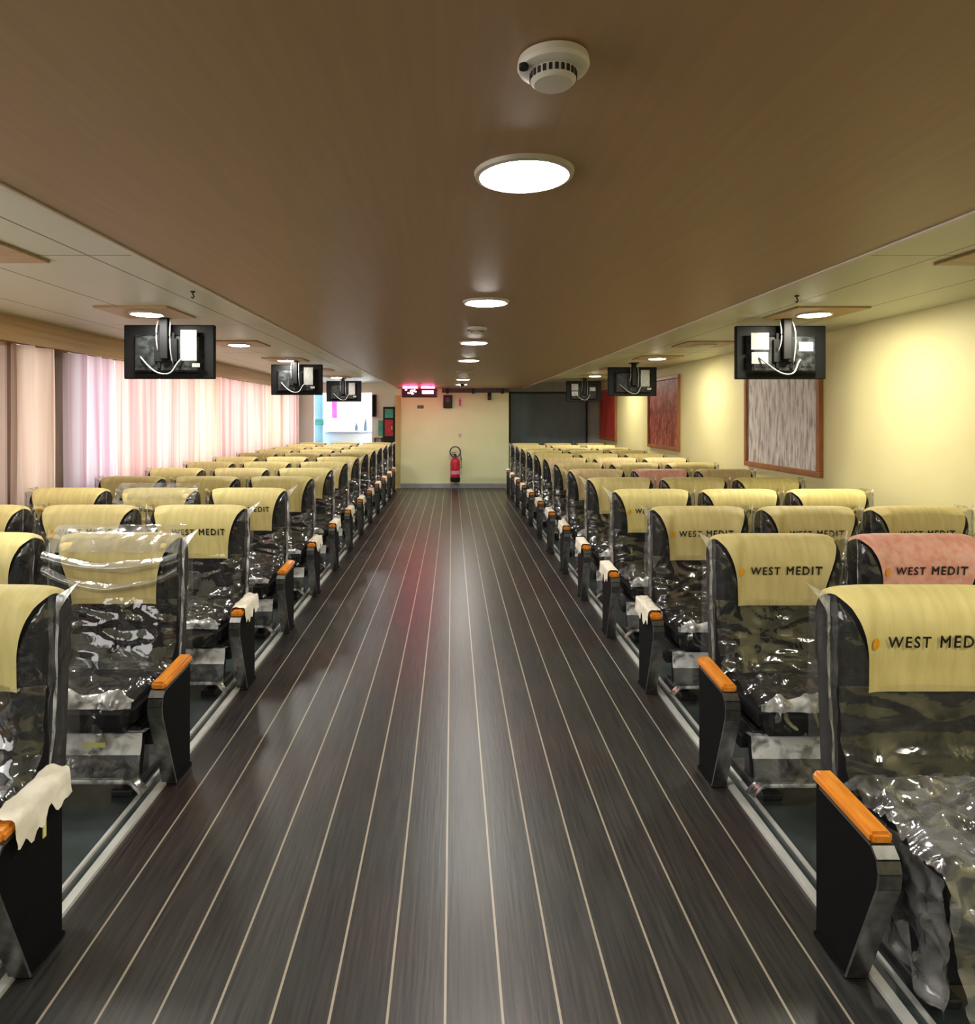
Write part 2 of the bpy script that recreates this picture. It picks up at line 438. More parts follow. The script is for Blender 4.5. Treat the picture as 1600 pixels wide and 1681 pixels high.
# ------------------------------------------------------------------ curtains
def curtain(y0, y1, seed, mat, label):
    rnd = random.Random(seed)
    n = max(10, int((y1-y0)*90)); ph = rnd.random()*6; k = rnd.uniform(19, 27)
    def fn(u, v):
        yy = y0 + (y1-y0)*u; z = .55 + (2.185-.55)*v
        a = .040 + .016*math.sin(yy*3.1+ph)
        w = yy*k + .9*math.sin(yy*4.3+ph) + .25*math.sin(v*3+ph)
        x = -3.53 + a*math.sin(w) + .012*math.sin(2.3*w+ph)
        pinch = .03*(1-v)*math.sin(u*PI*2+ph)
        return (x, yy + pinch*.6, z)
    mb = MB(); mb.grid(fn, n, 8)
    o = mb.build('curtain', mat, smooth=True)
    return tag(o, label, 'curtain', 'curtains along the left wall')
CL = [(3.0, 5.17, 0, 'pale pink curtain at the left edge, hanging before the first brown gap'),
      (5.30, 5.88, 1, 'narrow cream curtain hanging between the two brown wall gaps'),
      (6.10, 6.90, 2, 'lilac curtain just beyond the second dark gap, left of the nearest left television'),
      (6.94, 7.90, 3, 'rosy curtain below the nearest left television'),
      (7.95, 8.90, 0, 'pink curtain just right of the nearest left television, sixth panel from far end'),
      (8.94, 9.90, 1, 'cream pink curtain midway between the two nearest left televisions, fifth from far end'),
      (9.95, 11.05, 3, 'rose curtain just left of the second left television, fourth from far end'),
      (11.10, 12.30, 0, 'pink curtain beneath the second left television, third from far end'),
      (12.35, 13.60, 1, 'cream curtain second from the far end of the left wall'),
      (13.65, 15.1, 3, 'last pink curtain on the left wall, beside the bright servery opening')]
for i, (a, b, k, lb) in enumerate(CL): curtain(a - .03, b + .01, 11+i, CUR[k], lb)

# ------------------------------------------------------------------ seats
SEAT_W = .30
PROF = [(.05,.36),(.06,.44),(.07,.52),(.082,.60),(.092,.68),(.094,.74),(.088,.80),(.078,.86),(.072,.92),(.074,.965),(.086,1.005),
        (.108,1.035),(.138,1.052),(.170,1.054),(.200,1.040),(.220,1.012),(.230,.97),(.230,.90),(.222,.80),(.212,.70),(.20,.58),(.17,.36)]
PROF = [(y, .36+(z-.36)*.965) for y, z in PROF]
def lerp_tab(t, tab):
    for (a, va), (b, vb) in zip(tab, tab[1:]):
        if t <= b: return va + (vb-va)*(t-a)/(b-a)
    return tab[-1][1]
KT = [(0, 1.0), (.6, 1.0), (.8, .995), (.92, .985), (.97, .968), (1.0, .94)]
MT = [(0, 1.0), (.7, 1.0), (.85, .97), (.94, .86), (.98, .68), (1.0, .5)]
def surf(x, y, z, off=0.0):
    t = min(1, abs(x)/SEAT_W)
    k, m = lerp_tab(t, KT), lerp_tab(t, MT)
    wing = -.022*math.exp(-((t-.78)/.16)**2) if (y < .12 and z < 1.0) else 0
    return Vector((x, .15 + (y-.15)*m + wing, .36 + (z-.36)*k))
def prof_at(s, P):
    """point and outward normal at arc fraction s of a polyline"""
    d = [0]
    for a, b in zip(P, P[1:]): d.append(d[-1] + math.hypot(b[0]-a[0], b[1]-a[1]))
    t = s*d[-1]
    for i in range(len(P)-1):
        if t <= d[i+1] + 1e-9:
            f = (t-d[i])/(d[i+1]-d[i]); a, b = P[i], P[i+1]
            n = Vector((-(b[1]-a[1]), (b[0]-a[0]))).normalized()
            return a[0]+(b[0]-a[0])*f, a[1]+(b[1]-a[1])*f, n, d[-1]
XS = [-.31,-.308,-.302,-.292,-.27,-.24,-.2,-.1,0,.1,.2,.24,.27,.292,.302,.308,.31]
XS = [x*.30/.31 for x in XS]

def make_backrest(parent):
    mb = MB(); n = len(PROF); vs = []
    for x in XS: vs += [surf(x, y, z) for y, z in PROF]
    fs = []
    for i in range(len(XS)-1):
        for j in range(n):
            fs.append((i*n+j, i*n+(j+1) % n, (i+1)*n+(j+1) % n, (i+1)*n+j))
    fs += [tuple(range(n)), tuple(range((len(XS)-1)*n, len(XS)*n))]
    mb.add(vs, fs)
    return mb.build('backrest', M['black_fabric'], parent, True, 50)

CP = [p for p in PROF[5:19]]       # path of the head cover, front bottom to back
CP[0] = (.0945, .715)
def cov_point(xf, s, off=.008):
    """xf -1..1 across, s 0 (front hem) .. 1 (back hem)"""
    y, z, n, Ltot = prof_at(s, CP)
    q = min(1, s*Ltot/.36)
    w = .198 + .098*q**2.0
    x = xf*w
    p = surf(x, y, z)
    return p + Vector((0, n.x*off, n.y*off))
def make_cover(parent, seed=0):
    mb = MB()
    def fn(u, v):
        p = cov_point(u*2-1, v)
        w = noise.noise(Vector((p.x*14+seed*3, p.z*2.5, seed)))*.0035
        return p + Vector((0, -w, 0)) if v < .6 else p
    mb.grid(fn, 36, 40)
    return mb.build('headrest_cover', M['cover'], parent, True)

def text_mesh(word, left, width):
    cu = bpy.data.curves.new('lettering', 'FONT'); cu.body = word; cu.size = 1.0
    cu.align_x = 'CENTER'; cu.space_character = 1.25; cu.offset = 0; cu.resolution_u = 3
    o = bpy.data.objects.new('lettering', cu); COL.objects.link(o)
    dg = bpy.context.evaluated_depsgraph_get(); dg.update()
    me = bpy.data.meshes.new_from_object(o.evaluated_get(dg))
    COL.objects.unlink(o); bpy.data.objects.remove(o); bpy.data.curves.remove(cu)
    bm = bmesh.new(); bm.from_mesh(me)
    bmesh.ops.subdivide_edges(bm, edges=[e for e in bm.edges if e.calc_length() > .12], cuts=2)
    src = bm.faces[:] + bm.verts[:] + bm.edges[:]
    for dx, dy in ((.045, 0), (.022, .035)):          # heavier strokes
        d = bmesh.ops.duplicate(bm, geom=src)
        for e in d['geom']:
            if isinstance(e, bmesh.types.BMVert): e.co.x += dx; e.co.y += dy
    xs = [v.co.x for v in bm.verts]; x0, x1 = min(xs), max(xs)
    sc = width/(x1-x0)
    _, _, _, Ltot = prof_at(.5, CP)
    for v in bm.verts:
        x = (v.co.x-x0)*sc + left; zz = .150 + v.co.y*sc*1.12
        s = zz/Ltot; y, z, n, _ = prof_at(s, CP)
        p = surf(x, y, z); v.co = p + Vector((0, n.x*.0125, n.y*.0125))
    for f in bm.faces: f.smooth = False
    bm.to_mesh(me); bm.free(); me.materials.clear(); me.materials.append(M['ink'])
    return me
TEXT = [text_mesh('WEST', -.145, .138), text_mesh('MEDIT', .022, .162)]
def make_logo():
    mb = MB(); _, _, _, Ltot = prof_at(.5, CP); vs = []
    for k in range(14):
        t = 2*PI*k/14; x = -.187+.013*math.cos(t); s = (.165+.02*math.sin(t))/Ltot
        y, z, n, _ = prof_at(s, CP); p = surf(x, y, z); vs.append(p+Vector((0, n.x*.0125, n.y*.0125)))
    mb.add(vs, [tuple(range(14))])
    o = mb.build('emblem', M['logo']); me = o.data; COL.objects.unlink(o); bpy.data.objects.remove(o)
    return me
LOGO = make_logo()

def make_cushion(parent):
    bm = bmesh.new(); bmesh.ops.create_cube(bm, size=1)
    for v in bm.verts: v.co = Vector((v.co.x*.57, -.145 + v.co.y*.43, .365+v.co.z*.13))
    bmesh.ops.bevel(bm, geom=bm.edges[:], offset=.04, segments=4, affect='EDGES')
    bmesh.ops.subdivide_edges(bm, edges=[e for e in bm.edges if e.calc_length() > .2], cuts=5, use_grid_fill=True)
    for v in bm.verts:
        if v.co.z > .36: v.co.z += .015*(1-(v.co.x/.285)**2)*(1-((v.co.y+.145)/.22)**2)
    mb = MB(); mb.frombm(bm)
    return mb.build('seat_cushion', M['black_fabric'], parent, True, 60)

def make_base(parent):
    mb = MB()
    mb.bbox(-.29, .29, -.27, .06, .235, .30, .008)
    mb.bbox(-.31, .31, -.2, -.12, .19, .24, .006)
    for sx in (-.2, .2):
        mb.bbox(sx-.03, sx+.03, -.19, -.06, .02, .22, .008)
        mb.bbox(sx-.045, sx+.045, -.26, .04, 0, .03, .008)
    return mb.build('base_frame', M['steel_dark'], parent)

def make_footrest(parent):
    mb = MB()
    bm = bmesh.new(); bmesh.ops.create_cube(bm, size=1)
    for v in bm.verts: v.co = Vector((v.co.x*.60, v.co.y*.05, v.co.z*.17))
    bmesh.ops.bevel(bm, geom=bm.edges[:], offset=.015, segments=2, affect='EDGES')
    R = Matrix.Rotation(math.radians(-10), 4, 'X')
    for v in bm.verts: v.co = R @ v.co + Vector((0, -.275, .185))
    mb.frombm(bm)
    return mb.build('footrest', M['black_fabric'], parent, True, 40)

ARM = [(-.16, .012), (-.30, .36), (-.305, .40), (-.298, .43), (-.275, .452), (0, .468), (0, .012)]
def make_armrest(parent, x, wrap=False, w=.03, seed=0):
    """end panel with trim and wooden pad, centred on x"""
    mb = MB(); mb.prism_x(ARM, x-w*.73, x+w*.73)
    mb.box(x-w, x+w, -.16, 0, 0, .014)
    p = mb.build('armrest_panel', M['black_panel'], parent)
    t = MB(); path = [(-.10, .004)] + ARM[:5] + [(-.03, .4665)]
    for (a, b), (c, d) in zip(path, path[1:]):
        L = math.hypot(c-a, d-b); nx, nz = -(d-b)/L*.008, (c-a)/L*.008
        if nx > 0 and nz < 0 : nx, nz = -nx, -nz
        t.prism_x([(a, b), (c, d), (c+nx, d+nz), (a+nx, b+nz)], x-w, x+w)
    t.build('armrest_trim', M['trim_metal'], p)
    q = MB(); bm = bmesh.new(); bmesh.ops.create_cube(bm, size=1)
    for v in bm.verts:
        v.co = Vector((x + v.co.x*w*2.06, -.135+v.co.y*.29, v.co.z*.034))
        v.co.z += .481 + (v.co.y+.135)*.058
    bmesh.ops.bevel(bm, geom=bm.edges[:], offset=.009, segments=2, affect='EDGES')
    q.frombm(bm)
    pad = q.build('armrest_pad', M['wood_orange'], p); pad['label'] = 'orange wooden pad'
    if wrap:
        rnd = random.Random(seed); g = MB()
        def fn(u, v):
            a = u*2-1                     # across, draped over the pad
            yy = -.245 + .255*v
            drop = .05 + .035*noise.noise(Vector((v*6, a*2, seed+5)))
            if abs(a) < .45: xx = a/.45*.039; z = .503 + .004*math.cos(a*3)
            else:
                k = (abs(a)-.45)/.55; xx = math.copysign(.039+.008*k, a); z = .500 - k*drop*1.5
            z += (yy+.135)*.058 + .008*noise.noise(Vector((a*3, v*9, seed)))
            xx += .006*noise.noise(Vector((v*8, a*4, seed+9)))
            return (x+xx, yy, z+.004)
        g.grid(fn, 22, 22)
        g.build('paper_wrap', M['paper_wrap'], p, True)['label'] = 'cream paper wrap taped over the armrest'
    return p

def wr(p, sc, seed, sharp=1.0):
    """crumple height: ridged noise, 0..1"""
    q = Vector((p[0]*sc[0], p[1]*sc[1], p[2]*sc[2]+seed*7.3))
    q += Vector((noise.noise(q*1.3+Vector((3, 1, seed))), noise.noise(q*1.3+Vector((9, 4, seed))), 0))*.8
    a = 1-abs(noise.noise(q))*2.0
    b = 1-abs(noise.noise(q*2.3+Vector((5, 5, 5))))*2.0
    return max(0, a)**(1.6*sharp)*.7 + max(0, b)**(1.6*sharp)*.3

def make_film(parent, seed, swag=False, drape=False, aisle=0, hazy=False):
    mb = MB()
    # lower front of the back, from the seat to the hem of the head cover
    def front(u, v):
        x = (u*2-1)*.312; z = .45 + .30*v
        y0 = lerp_tab(z, [(.36, .05), (.6, .082), (.75, .094)])
        t = min(1, abs(x)/SEAT_W)
        y = y0 - .03 - .022*math.exp(-((t-.78)/.2)**2) - .024*wr((x, 0, z), (3, 1, 6), seed)
        return (x, y - .05*(1-v)**4, z)
    mb.grid(front, 44, 28, 0)
    # strips of film over the wings beside the head cover, both sides, and round the flanks
    for sg in (-1, 1):
        def wing(u, v, sg=sg):
            z = .735 + .27*v
            q = min(1, v*1.0); w0 = .203 + .093*q**2
            x = w0 + (.312-w0)*u
            y = lerp_tab(z, [(.75, .094), (.86, .078), (.95, .073), (1.03, .10)]) - .026
            y += .035*u**3 - .012*wr((x*sg, 0, z), (14, 1, 9), seed+3)
            return (sg*x, y, z)
        mb.grid(wing, 10, 20, 0)
        def flank(u, v, sg=sg):
            z = .40 + .64*v; y = .06 + .17*u
            return (sg*(.304 + .009*wr((0, y, z), (1, 9, 7), seed+sg)), y, z)
        mb.grid(flank, 10, 26, 0)
        # standing seam; on the aisle side it stands off and ends in a pointed ear
        out = sg == aisle
        def seam(u, v, sg=sg, out=out):
            z = .42 + .60*v
            jag = noise.noise(Vector((z*7, sg*3.1, seed))) + .5*noise.noise(Vector((z*19, sg*1.1, seed)))
            e = max(0, v-.90)/.10
            wid = (.024 if out else .012) + .010*jag
            x = (.314 + wid*u*.8 + .066*u*e*e) if out else .308 + .005*u + .002*jag*u
            y = .055 - wid*u*.75 + .012*noise.noise(Vector((z*11, u, seed+sg*5)))
            y += lerp_tab(z, [(.4, -.01), (.75, .03), (1.06, .035)])
            return (sg*x, y, z + .05*u*e*e)
        mb.grid(seam, 5, 54, 1)
    if swag:
        for k, (za, sag, th) in enumerate(((.945, .05, .05), (.885, .085, .04))):
            def sw(u, v, za=za, sag=sag, th=th, k=k):
                x = (u*2-1)*.315
                c = 1-(u*2-1)**2
                z = za - sag*c + th*(v-.5) + .01*noise.noise(Vector((u*4, v*2, seed+k)))
                y = .046 - .022*math.sin(v*PI) - .012*c
                return (x, y, z)
            mb.grid(sw, 36, 8, 2)
        def top(u, v):
            x = (u*2-1)*.31; s = v
            z = .96+.11*math.sin(s*PI*.5); y = .055+.12*s
            return (x, y - .012*wr((x, 0, s), (7, 1, 3), seed), z + .010*wr((x, s, 0), (8, 4, 1), seed+2))
        mb.grid(top, 36, 10, 2)
    # over the cushion and down its front
    endz = .09 if drape else .335
    def seat(u, v):
        x = (u*2-1)*.302
        if v < .68:
            t = v/.68; y = .05 - .42*t; z = .458 + .012*(1-(2*u-1)**2)*math.sin(t*PI)
            nrm = (0, 0, 1)
        else:
            t = (v-.68)/.32; y = -.37 - .03*math.sin(t*PI*.5) - (.06*t if drape else 0); z = .452 - (.452-endz)*t
            nrm = (0, -1, 0)
        h = (.046 if drape else .040)*wr((x, y, z), (8, 10, 9) if drape else (5.5, 7, 5), seed+11)
        e = min(1, (1-abs(2*u-1))*6)
        if v < .68: z += h*min(1, v*8+.2) - .03*(1-e)
        else: y -= h*.8*(1 if drape else .7)
        return (x, y, z)
    bands = ((0, .655, 2 if hazy else 0), (.655, .75, 2 if hazy else 1), (.75, 1.1, 2 if hazy else 0))
    for a_, b_, mi_ in bands: mb.grid(seat, 60, 72, mi_, keep=lambda u, v: a_ <= v < b_)
    if drape:
        for sg in (-1, 1):
            def skirt(u, v, sg=sg):
                yy = .02 - .42*u; k = v
                z = .45 - (.45-.10)*k*min(1, .35+u*1.1)
                x = .296 + .016*k*math.sin(u*23+seed) + .032*wr((0, yy, z), (1, 11, 6), seed+sg) - .05*max(0, k-.4)*(1-u)
                return (sg*min(x, .326), yy, z)
            mb.grid(skirt, 34, 24, 2)
    return mb.build('plastic_cover', [M['film'], M['film_seam'], M['film_swag']], parent, True)

def make_foot_film(parent, seed):
    mb = MB(); R = Matrix.Rotation(math.radians(-10), 4, 'X')
    def fn(u, v):
        x = (u*2-1)*.312; a = v
        if a < .3: y, z = .03 - .075*a/.3, .098
        elif a < .75: y, z = -.045, .098 - .19*(a-.3)/.45
        else: y, z = -.045 + .08*(a-.75)/.25, -.097
        h = .012*wr((x, a*.4, 0), (6, 8, 1), seed)
        p = R @ Vector((x, y - h, z + .4*h))
        flare = max(0, abs(u*2-1)-.88)*.35
        return (p.x, p.y-.275, p.z+.185 - (flare if a > .6 else 0))
    mb.grid(fn, 40, 40, 1, keep=lambda u, v: v < .5)
    mb.grid(fn, 40, 40, 0, keep=lambda u, v: .5 <= v < .72)
    mb.grid(fn, 40, 40, 1, keep=lambda u, v: v >= .72)
    return mb.build('footrest_film', [M['film_thick'], M['film_white']], parent, True)

def bar_end(parent, x): pass

# prototype mesh data, shared by every copy
_p = thing('proto', 'x', 'x')
PB, PC, PS, PF = make_backrest(_p), make_cushion(_p), make_base(_p), make_footrest(_p)
COVERS = [make_cover(_p, s) for s in range(3)]
FILMS = {}
for ai in (-1, 0, 1):
    for k in range(3): FILMS[('plain', k, ai)] = make_film(_p, k, aisle=ai)
FILMS['swag', 0, 1] = make_film(_p, 5, swag=True, aisle=1)
FILMS['swag', 0, 0] = make_film(_p, 6, swag=True)
FILMS['drape', 0, -1] = make_film(_p, 8, drape=True, aisle=-1, hazy=True)
FILMS['drape', 0, 1] = make_film(_p, 9, drape=True, aisle=1)
FOOT = [make_foot_film(_p, s) for s in range(2)]
_arm = {}
def arm_proto(x, wrap):
    k = (round(x, 3), wrap)
    if k not in _arm: _arm[k] = make_armrest(_p, x, wrap, .03 if x in (.385, -.385, .365, -.365) else .02, len(_arm))
    return _arm[k]

ORD = ['first', 'second', 'third', 'fourth', 'fifth', 'sixth', 'seventh', 'eighth', 'ninth', 'tenth', 'eleventh', 'twelfth', 'last']
ORD_N = ['nearest', 'second nearest', 'third nearest', 'fourth nearest', 'fifth nearest', 'sixth nearest', 'seventh nearest',
         'sixth from last', 'fifth from last', 'fourth from last', 'third from last', 'second from last', 'last']
_covmats = {}
def cover_mesh(idx, matname):
    k = (idx, matname)
    if k not in _covmats:
        if matname == 'cover': me = COVERS[idx].data
        else:
            me = COVERS[idx].data.copy(); me.materials.clear(); me.materials.append(M[matname])
        _covmats[k] = me
    return _covmats[k]

def seat(side, row, j, x, y):
    sgn = -1 if side == 'right' else 1          # the aisle lies towards sgn * x
    rnd = random.Random(row*31 + j*7 + (100 if side == 'left' else 0))
    place = ('seat beside the aisle', 'middle seat', 'seat against the ' + ('right wall' if side == 'right' else 'curtains'))[j]
    mat = rnd.choice(['cover', 'cover', 'cover_olive', 'cover'])
    if side == 'right' and row == 1 and j == 1: mat = 'cover_pink'
    if side == 'right' and row == 1 and j == 0: mat = 'cover_olive'
    if side == 'right' and row == 2: mat = 'cover_olive'
    if side == 'right' and row in (5, 7): mat = 'cover_tan' if row == 7 else ('cover_pink' if j == 1 else 'cover_tan')
    color = {'cover': 'yellow', 'cover_olive': 'olive yellow', 'cover_tan': 'tan', 'cover_pink': 'pink'}[mat]
    lb = 'black %s, %s head cover, %s row, %s block' % (place, color, ORD_N[row], side)
    o = thing('passenger_seat', lb, 'seat', (x, y, 0), 'film wrapped passenger seats')
    copy_obj(PB, o); copy_obj(PC, o); copy_obj(PS, o); copy_obj(PF, o)
    ci = rnd.randrange(3)
    c = copy_obj(COVERS[ci], o); c.data = cover_mesh(ci, mat)
    c['label'] = color + ' paper head cover'
    if row < 4 and not (side == 'left' and row in (0, 1)):
        for k in (0, 1):
            t = bpy.data.objects.new('lettering', TEXT[k]); COL.objects.link(t); t.parent = c
            t['label'] = 'black capital lettering, %s word' % ('first', 'second')[k]
        t = bpy.data.objects.new('emblem', LOGO); COL.objects.link(t); t.parent = c
        t['label'] = 'small orange emblem'
    ai = sgn if j == 0 else 0
    key = ('plain', rnd.randrange(3), ai)
    if side == 'left' and (row == 1 and j == 0): key = ('swag', 0, 1)
    if side == 'left' and row == 3 and j == 1: key = ('swag', 0, 0)
    if row == 0: key = ('drape', 0, ai)
    f = copy_obj(FILMS[key], o); f['label'] = 'clear crumpled plastic film'
    f = copy_obj(FOOT[rnd.randrange(2)], o) if row else None
    if f: f['label'] = 'whitish plastic film round the footrest'
    wrap = (side == 'right' and row >= 2) or (side == 'left' and row not in (1, 3))
    off = {'right': .385, 'left': .365}[side] if j == 0 else {'right': .336, 'left': .346}[side]
    ar = copy_tree(arm_proto(sgn*off, wrap and j == 0), o)
    if side == 'left' and row == 0:
        mb = MB(); mb.box(.388, .391, -.10, -.085, .36, .475)
        mb.build('tape_strip', M['tape'], ar)['label'] = 'yellow tape strip'
    if side == 'left' and row == 1 and j == 0:
        mb = MB(); mb.box(.09, .18, -.346, -.344, .252, .272)
        mb.build('sticker', M['tape'], o)['label'] = 'small yellow green sticker'
    return o

R0, RP, L0, LP = 2.03, .962, 2.03, .99
NR = 13
for r in range(NR):
    y = R0 + RP*r
    for j in range(3):
        if (r == 0 and j > 0) or (r == 1 and j > 1): continue
        seat('right', r, j, 1.530 + .675*j, y)
    y = L0 + LP*r
    for j in range(3):
        if (r == 0 and j > 0) or (r == 1 and j > 1): continue
        seat('left', r, j, -1.590 - .695*j, y)
def purge(o):
    for ch in list(o.children): purge(ch)
    bpy.data.objects.remove(o)
purge(_p)

# ------------------------------------------------------------------ ceiling lights
def downlight(x, y, z, label, group, on=True, panel=False, mat='lamp'):
    o = thing('ceiling_light', label, 'ceiling light', (x, y, z), group)
    zz = 0
    if panel:
        mb = MB(); mb.bbox(-.26, .26, -.26, .26, -.014, 0, .004); mb.build('mounting_panel', M['brown_trim'], o); zz = -.014
    mb = MB(); mb.lathe([(.108, zz), (.125, zz), (.122, zz-.010), (.112, zz-.013), (.108, zz-.010)], seg=40); mb.build('ring', M['lamp_ring'], o, True, 40)
    mb = MB(); mb.lathe([(.0, zz-.020), (.05, zz-.019), (.085, zz-.015), (.108, zz-.009)], seg=40); mb.f = [f for f in mb.f if len(f) == 4]; mb.mi = mb.mi[:len(mb.f)]
    mb.build('diffuser', M[mat] if on else M['lamp_off'], o, True, 40)
    return o
CY = [-2.05, -.2, 1.65, 3.50, 5.42, 7.15, 8.95, 10.8, 12.6]  # last two are added lamps, lit only to brighten the far end
CLB = {2: 'round white downlight nearest the camera in the wood ceiling, beyond the smoke detector',
       3: 'second lit round downlight in the wood ceiling', 4: 'third lit round downlight in the wood ceiling',
       5: 'fourth and smallest lit round downlight in the wood ceiling', 6: 'unlit round ceiling fitting just beyond the fourth lit downlight',
       7: 'tiny fitting added to light the end wall, second beyond the fourth lit downlight', 8: 'tiny round ceiling fitting closest to the end wall, added to brighten it'}
for i, yy in enumerate(CY):
    lb = CLB.get(i, 'round downlight in the wood ceiling overhead behind the camera' if i else 'round downlight in the wood ceiling near the back wall')
    downlight(.18, yy, CW, lb, 'downlights along the wood ceiling', on=i not in (6,))
SL = ['left', 'right']
WHERE = {'left': [(-.6, 'behind the camera above the left seats', 1), (3.0, 'at the left edge, the nearest on the left', 1), (4.85, 'directly above the nearest left television', 1),
                  (6.95, 'just beyond the nearest left television', 1), (8.9, 'above the second left television', 1), (10.9, 'between the two farthest left televisions', 1), (12.8, 'just before the farthest left television', 1)],
         'right': [(1.1, 'behind the frame above the right seats', 1), (3.05, 'at the right edge, the nearest on the right', 0), (4.87, 'directly above the nearest right television', 1),
                   (7.0, 'just beyond the nearest right television', 0), (8.6, 'just before the second right television', 1), (10.6, 'between the two farthest right televisions', 0), (12.35, 'just before the farthest right television', 1)]}
for sd in SL:
    for yy, w, on in WHERE[sd]:
        downlight(-2.25 if sd == 'left' else 2.68, yy, CS, '%s downlight in a brown square panel %s' % ('white' if on else 'dim', w), 'downlights in the side ceilings',
                  on=bool(on), panel=True, mat='lamp_warm' if sd == 'right' else 'lamp')

# smoke detectors
def smoke(x, y, lb, sc=1.0):
    o = thing('smoke_detector', lb, 'smoke detector', (x, y, CW))
    mb = MB(); mb.lathe([(.055*sc, 0), (.066*sc, -.004), (.068*sc, -.016), (.064*sc, -.022), (.050*sc, -.026), (0, -.026)], seg=40)
    mb.build('housing', M['white_plastic'], o, True, 35)
    mb = MB(); mb.lathe([(.043*sc, -.024), (.043*sc, -.040), (.036*sc, -.046), (0, -.047)], seg=36)
    c = mb.build('sensor_cap', M['white_plastic'], o, True, 35)
    mb = MB()
    for k in range(24):
        t = 2*PI*k/24; a = Vector((math.cos(t), math.sin(t), 0)); b = Vector((-a.y, a.x, 0))
        p = a*.0432*sc
        vs = [p + b*dx + a*da + Vector((0, 0, dz)) for da in (-.002, .0012) for dx in (-.0033*sc, .0033*sc) for dz in (-.039, -.028)]
        mb.add(vs, [(0, 1, 3, 2), (4, 6, 7, 5), (0, 4, 5, 1), (2, 3, 7, 6), (0, 2, 6, 4), (1, 5, 7, 3)])
    mb.build('vent_slots', M['rubber'], c)
    mb = MB(); mb.cyl((-.058*sc, -.02, -.022), (-.058*sc, -.02, -.03), .008); mb.build('indicator', M['rubber'], o)
    return o
smoke(.172, 1.12, 'round white smoke detector with dark slots, nearest on the wood ceiling', .9)
smoke(.17, 4.50, 'small pale smoke detector between the second and third lit downlights')
o = thing('ceiling_dome_camera', 'small black dome on the wood ceiling near the end wall', 'camera', (.19, 12.0, CW+.004))
mb = MB(); mb.lathe([(.05, 0), (.055, -.02), (.045, -.03), (0, -.03)], seg=28); mb.build('base_ring', M['white_plastic'], o, True, 35)
mb = MB(); mb.lathe([(.045, -.028), (.04, -.05), (.024, -.068), (0, -.074)], seg=28); mb.build('dome', M['rubber'], o, True, 35)
for x, y, s in ((-1.60, 4.06, 'left'), (2.20, 4.2, 'right')):
    o = thing('ceiling_hook', 'tiny black hook on the %s side ceiling' % s, 'hook', (x, y, CS))
    mb = MB(); mb.cyl((0, 0, 0), (0, 0, -.008), .014); mb.build('plate', M['rubber'], o)
    mb = MB(); mb.tube([(0, 0, -.006), (0, 0, -.02), (.008, 0, -.032), (0, 0, -.044), (-.008, 0, -.036)], .005); mb.build('hook', M['rubber'], o)

# ------------------------------------------------------------------ televisions seen from behind
def television(x, y, lb, big=False, small_label=False):
    o = thing('television', lb, 'television', (x, y, CS), 'televisions hanging from the side ceilings')
    W, T, B = .355, -.055, -.478       # half width, top, bottom
    mb = MB(); mb.bbox(-W, W, 0, .045, B, T, .008); mb.build('casing', M['tv_black'], o)
    mb = MB()
    bm = bmesh.new(); bmesh.ops.create_cube(bm, size=1)
    for v in bm.verts:
        k = 1 if v.co.y > 0 else .86
        v.co = Vector((v.co.x*.56*k, -.02+v.co.y*.05, (B+T)/2 - .02 + v.co.z*.31*k))
    bmesh.ops.bevel(bm, geom=bm.edges[:], offset=.006, segments=2, affect='EDGES')
    mb.frombm(bm); bk = mb.build('rear_housing', M['tv_back'], o)
    mb = MB()
    for k in range(9): mb.box(-.22+.05*k, -.19+.05*k, -.0475, -.043, B+.09, B+.10)
    mb.build('vents', M['tv_black'], bk)
    mb = MB(); mb.box(-W+.015, W-.015, .044, .047, B+.02, T-.02); mb.build('screen', M['rubber'], o)
    # hanging bracket
    mb = MB(); mb.bbox(-.06, .06, -.14, -.02, -.012, 0, .003); mb.bbox(-.032, .032, -.105, -.055, -.33, -.006, .006)
    mb.bbox(-.09, .09, -.062, -.04, -.35, -.17, .005)
    for sx in (-.055, .055): mb.bbox(sx-.012, sx+.012, -.056, -.04, -.40, -.12, .003)
    mb.build('bracket', M['tv_black'], o)
    # stickers
    mb = MB()
    if big: mb.box(-.26, -.12, -.049, -.046, -.25, -.118); mb.box(-.255, -.125, -.048, -.046, -.36, -.27)
    else: mb.box(.11, .235, -.049, -.046, -.34, -.10)
    mb.build('sticker', M['label_white'], o)['label'] = 'large white rear sticker'
    mb = MB()
    if big: mb.box(.115, .225, -.049, -.046, -.262, -.19)
    else: mb.box(.20, .26, -.049, -.046, -.39, -.36)
    mb.build('sticker', M['label_white'], o)['label'] = 'small white rear sticker'
    # cables
    def bez(P, n=14):
        out = []
        for i in range(n+1):
            t = i/n; a, b, c, d = [Vector(q) for q in P]
            out.append(a*(1-t)**3 + b*3*t*(1-t)**2 + c*3*t*t*(1-t) + d*t**3)
        return out
    mb = MB(); mb.tube(bez([(-.20, -.05, -.31), (-.12, -.09, -.39), (-.06, -.10, -.455), (.02, -.09, -.445)]), .006)
    mb.tube(bez([(.02, -.09, -.445), (.08, -.09, -.44), (.07, -.08, -.38), (.12, -.06, -.33)]), .006)
    mb.build('cable', M['cable_white'], o, True)['label'] = 'white looped cable'
    mb = MB(); mb.tube(bez([(-.05, -.06, -.01), (-.055, -.13, -.10), (-.045, -.12, -.2), (-.06, -.06, -.27)]), .005)
    mb.tube(bez([(.04, -.06, -.01), (.065, -.14, -.10), (.05, -.12, -.25), (.06, -.07, -.36)]), .005)
    mb.build('cable', M['cable_white'], o, True)['label'] = 'pale cable down the bracket'
    return o
television(-2.22, 5.16, 'black television seen from behind, nearest on the left, large white sticker')
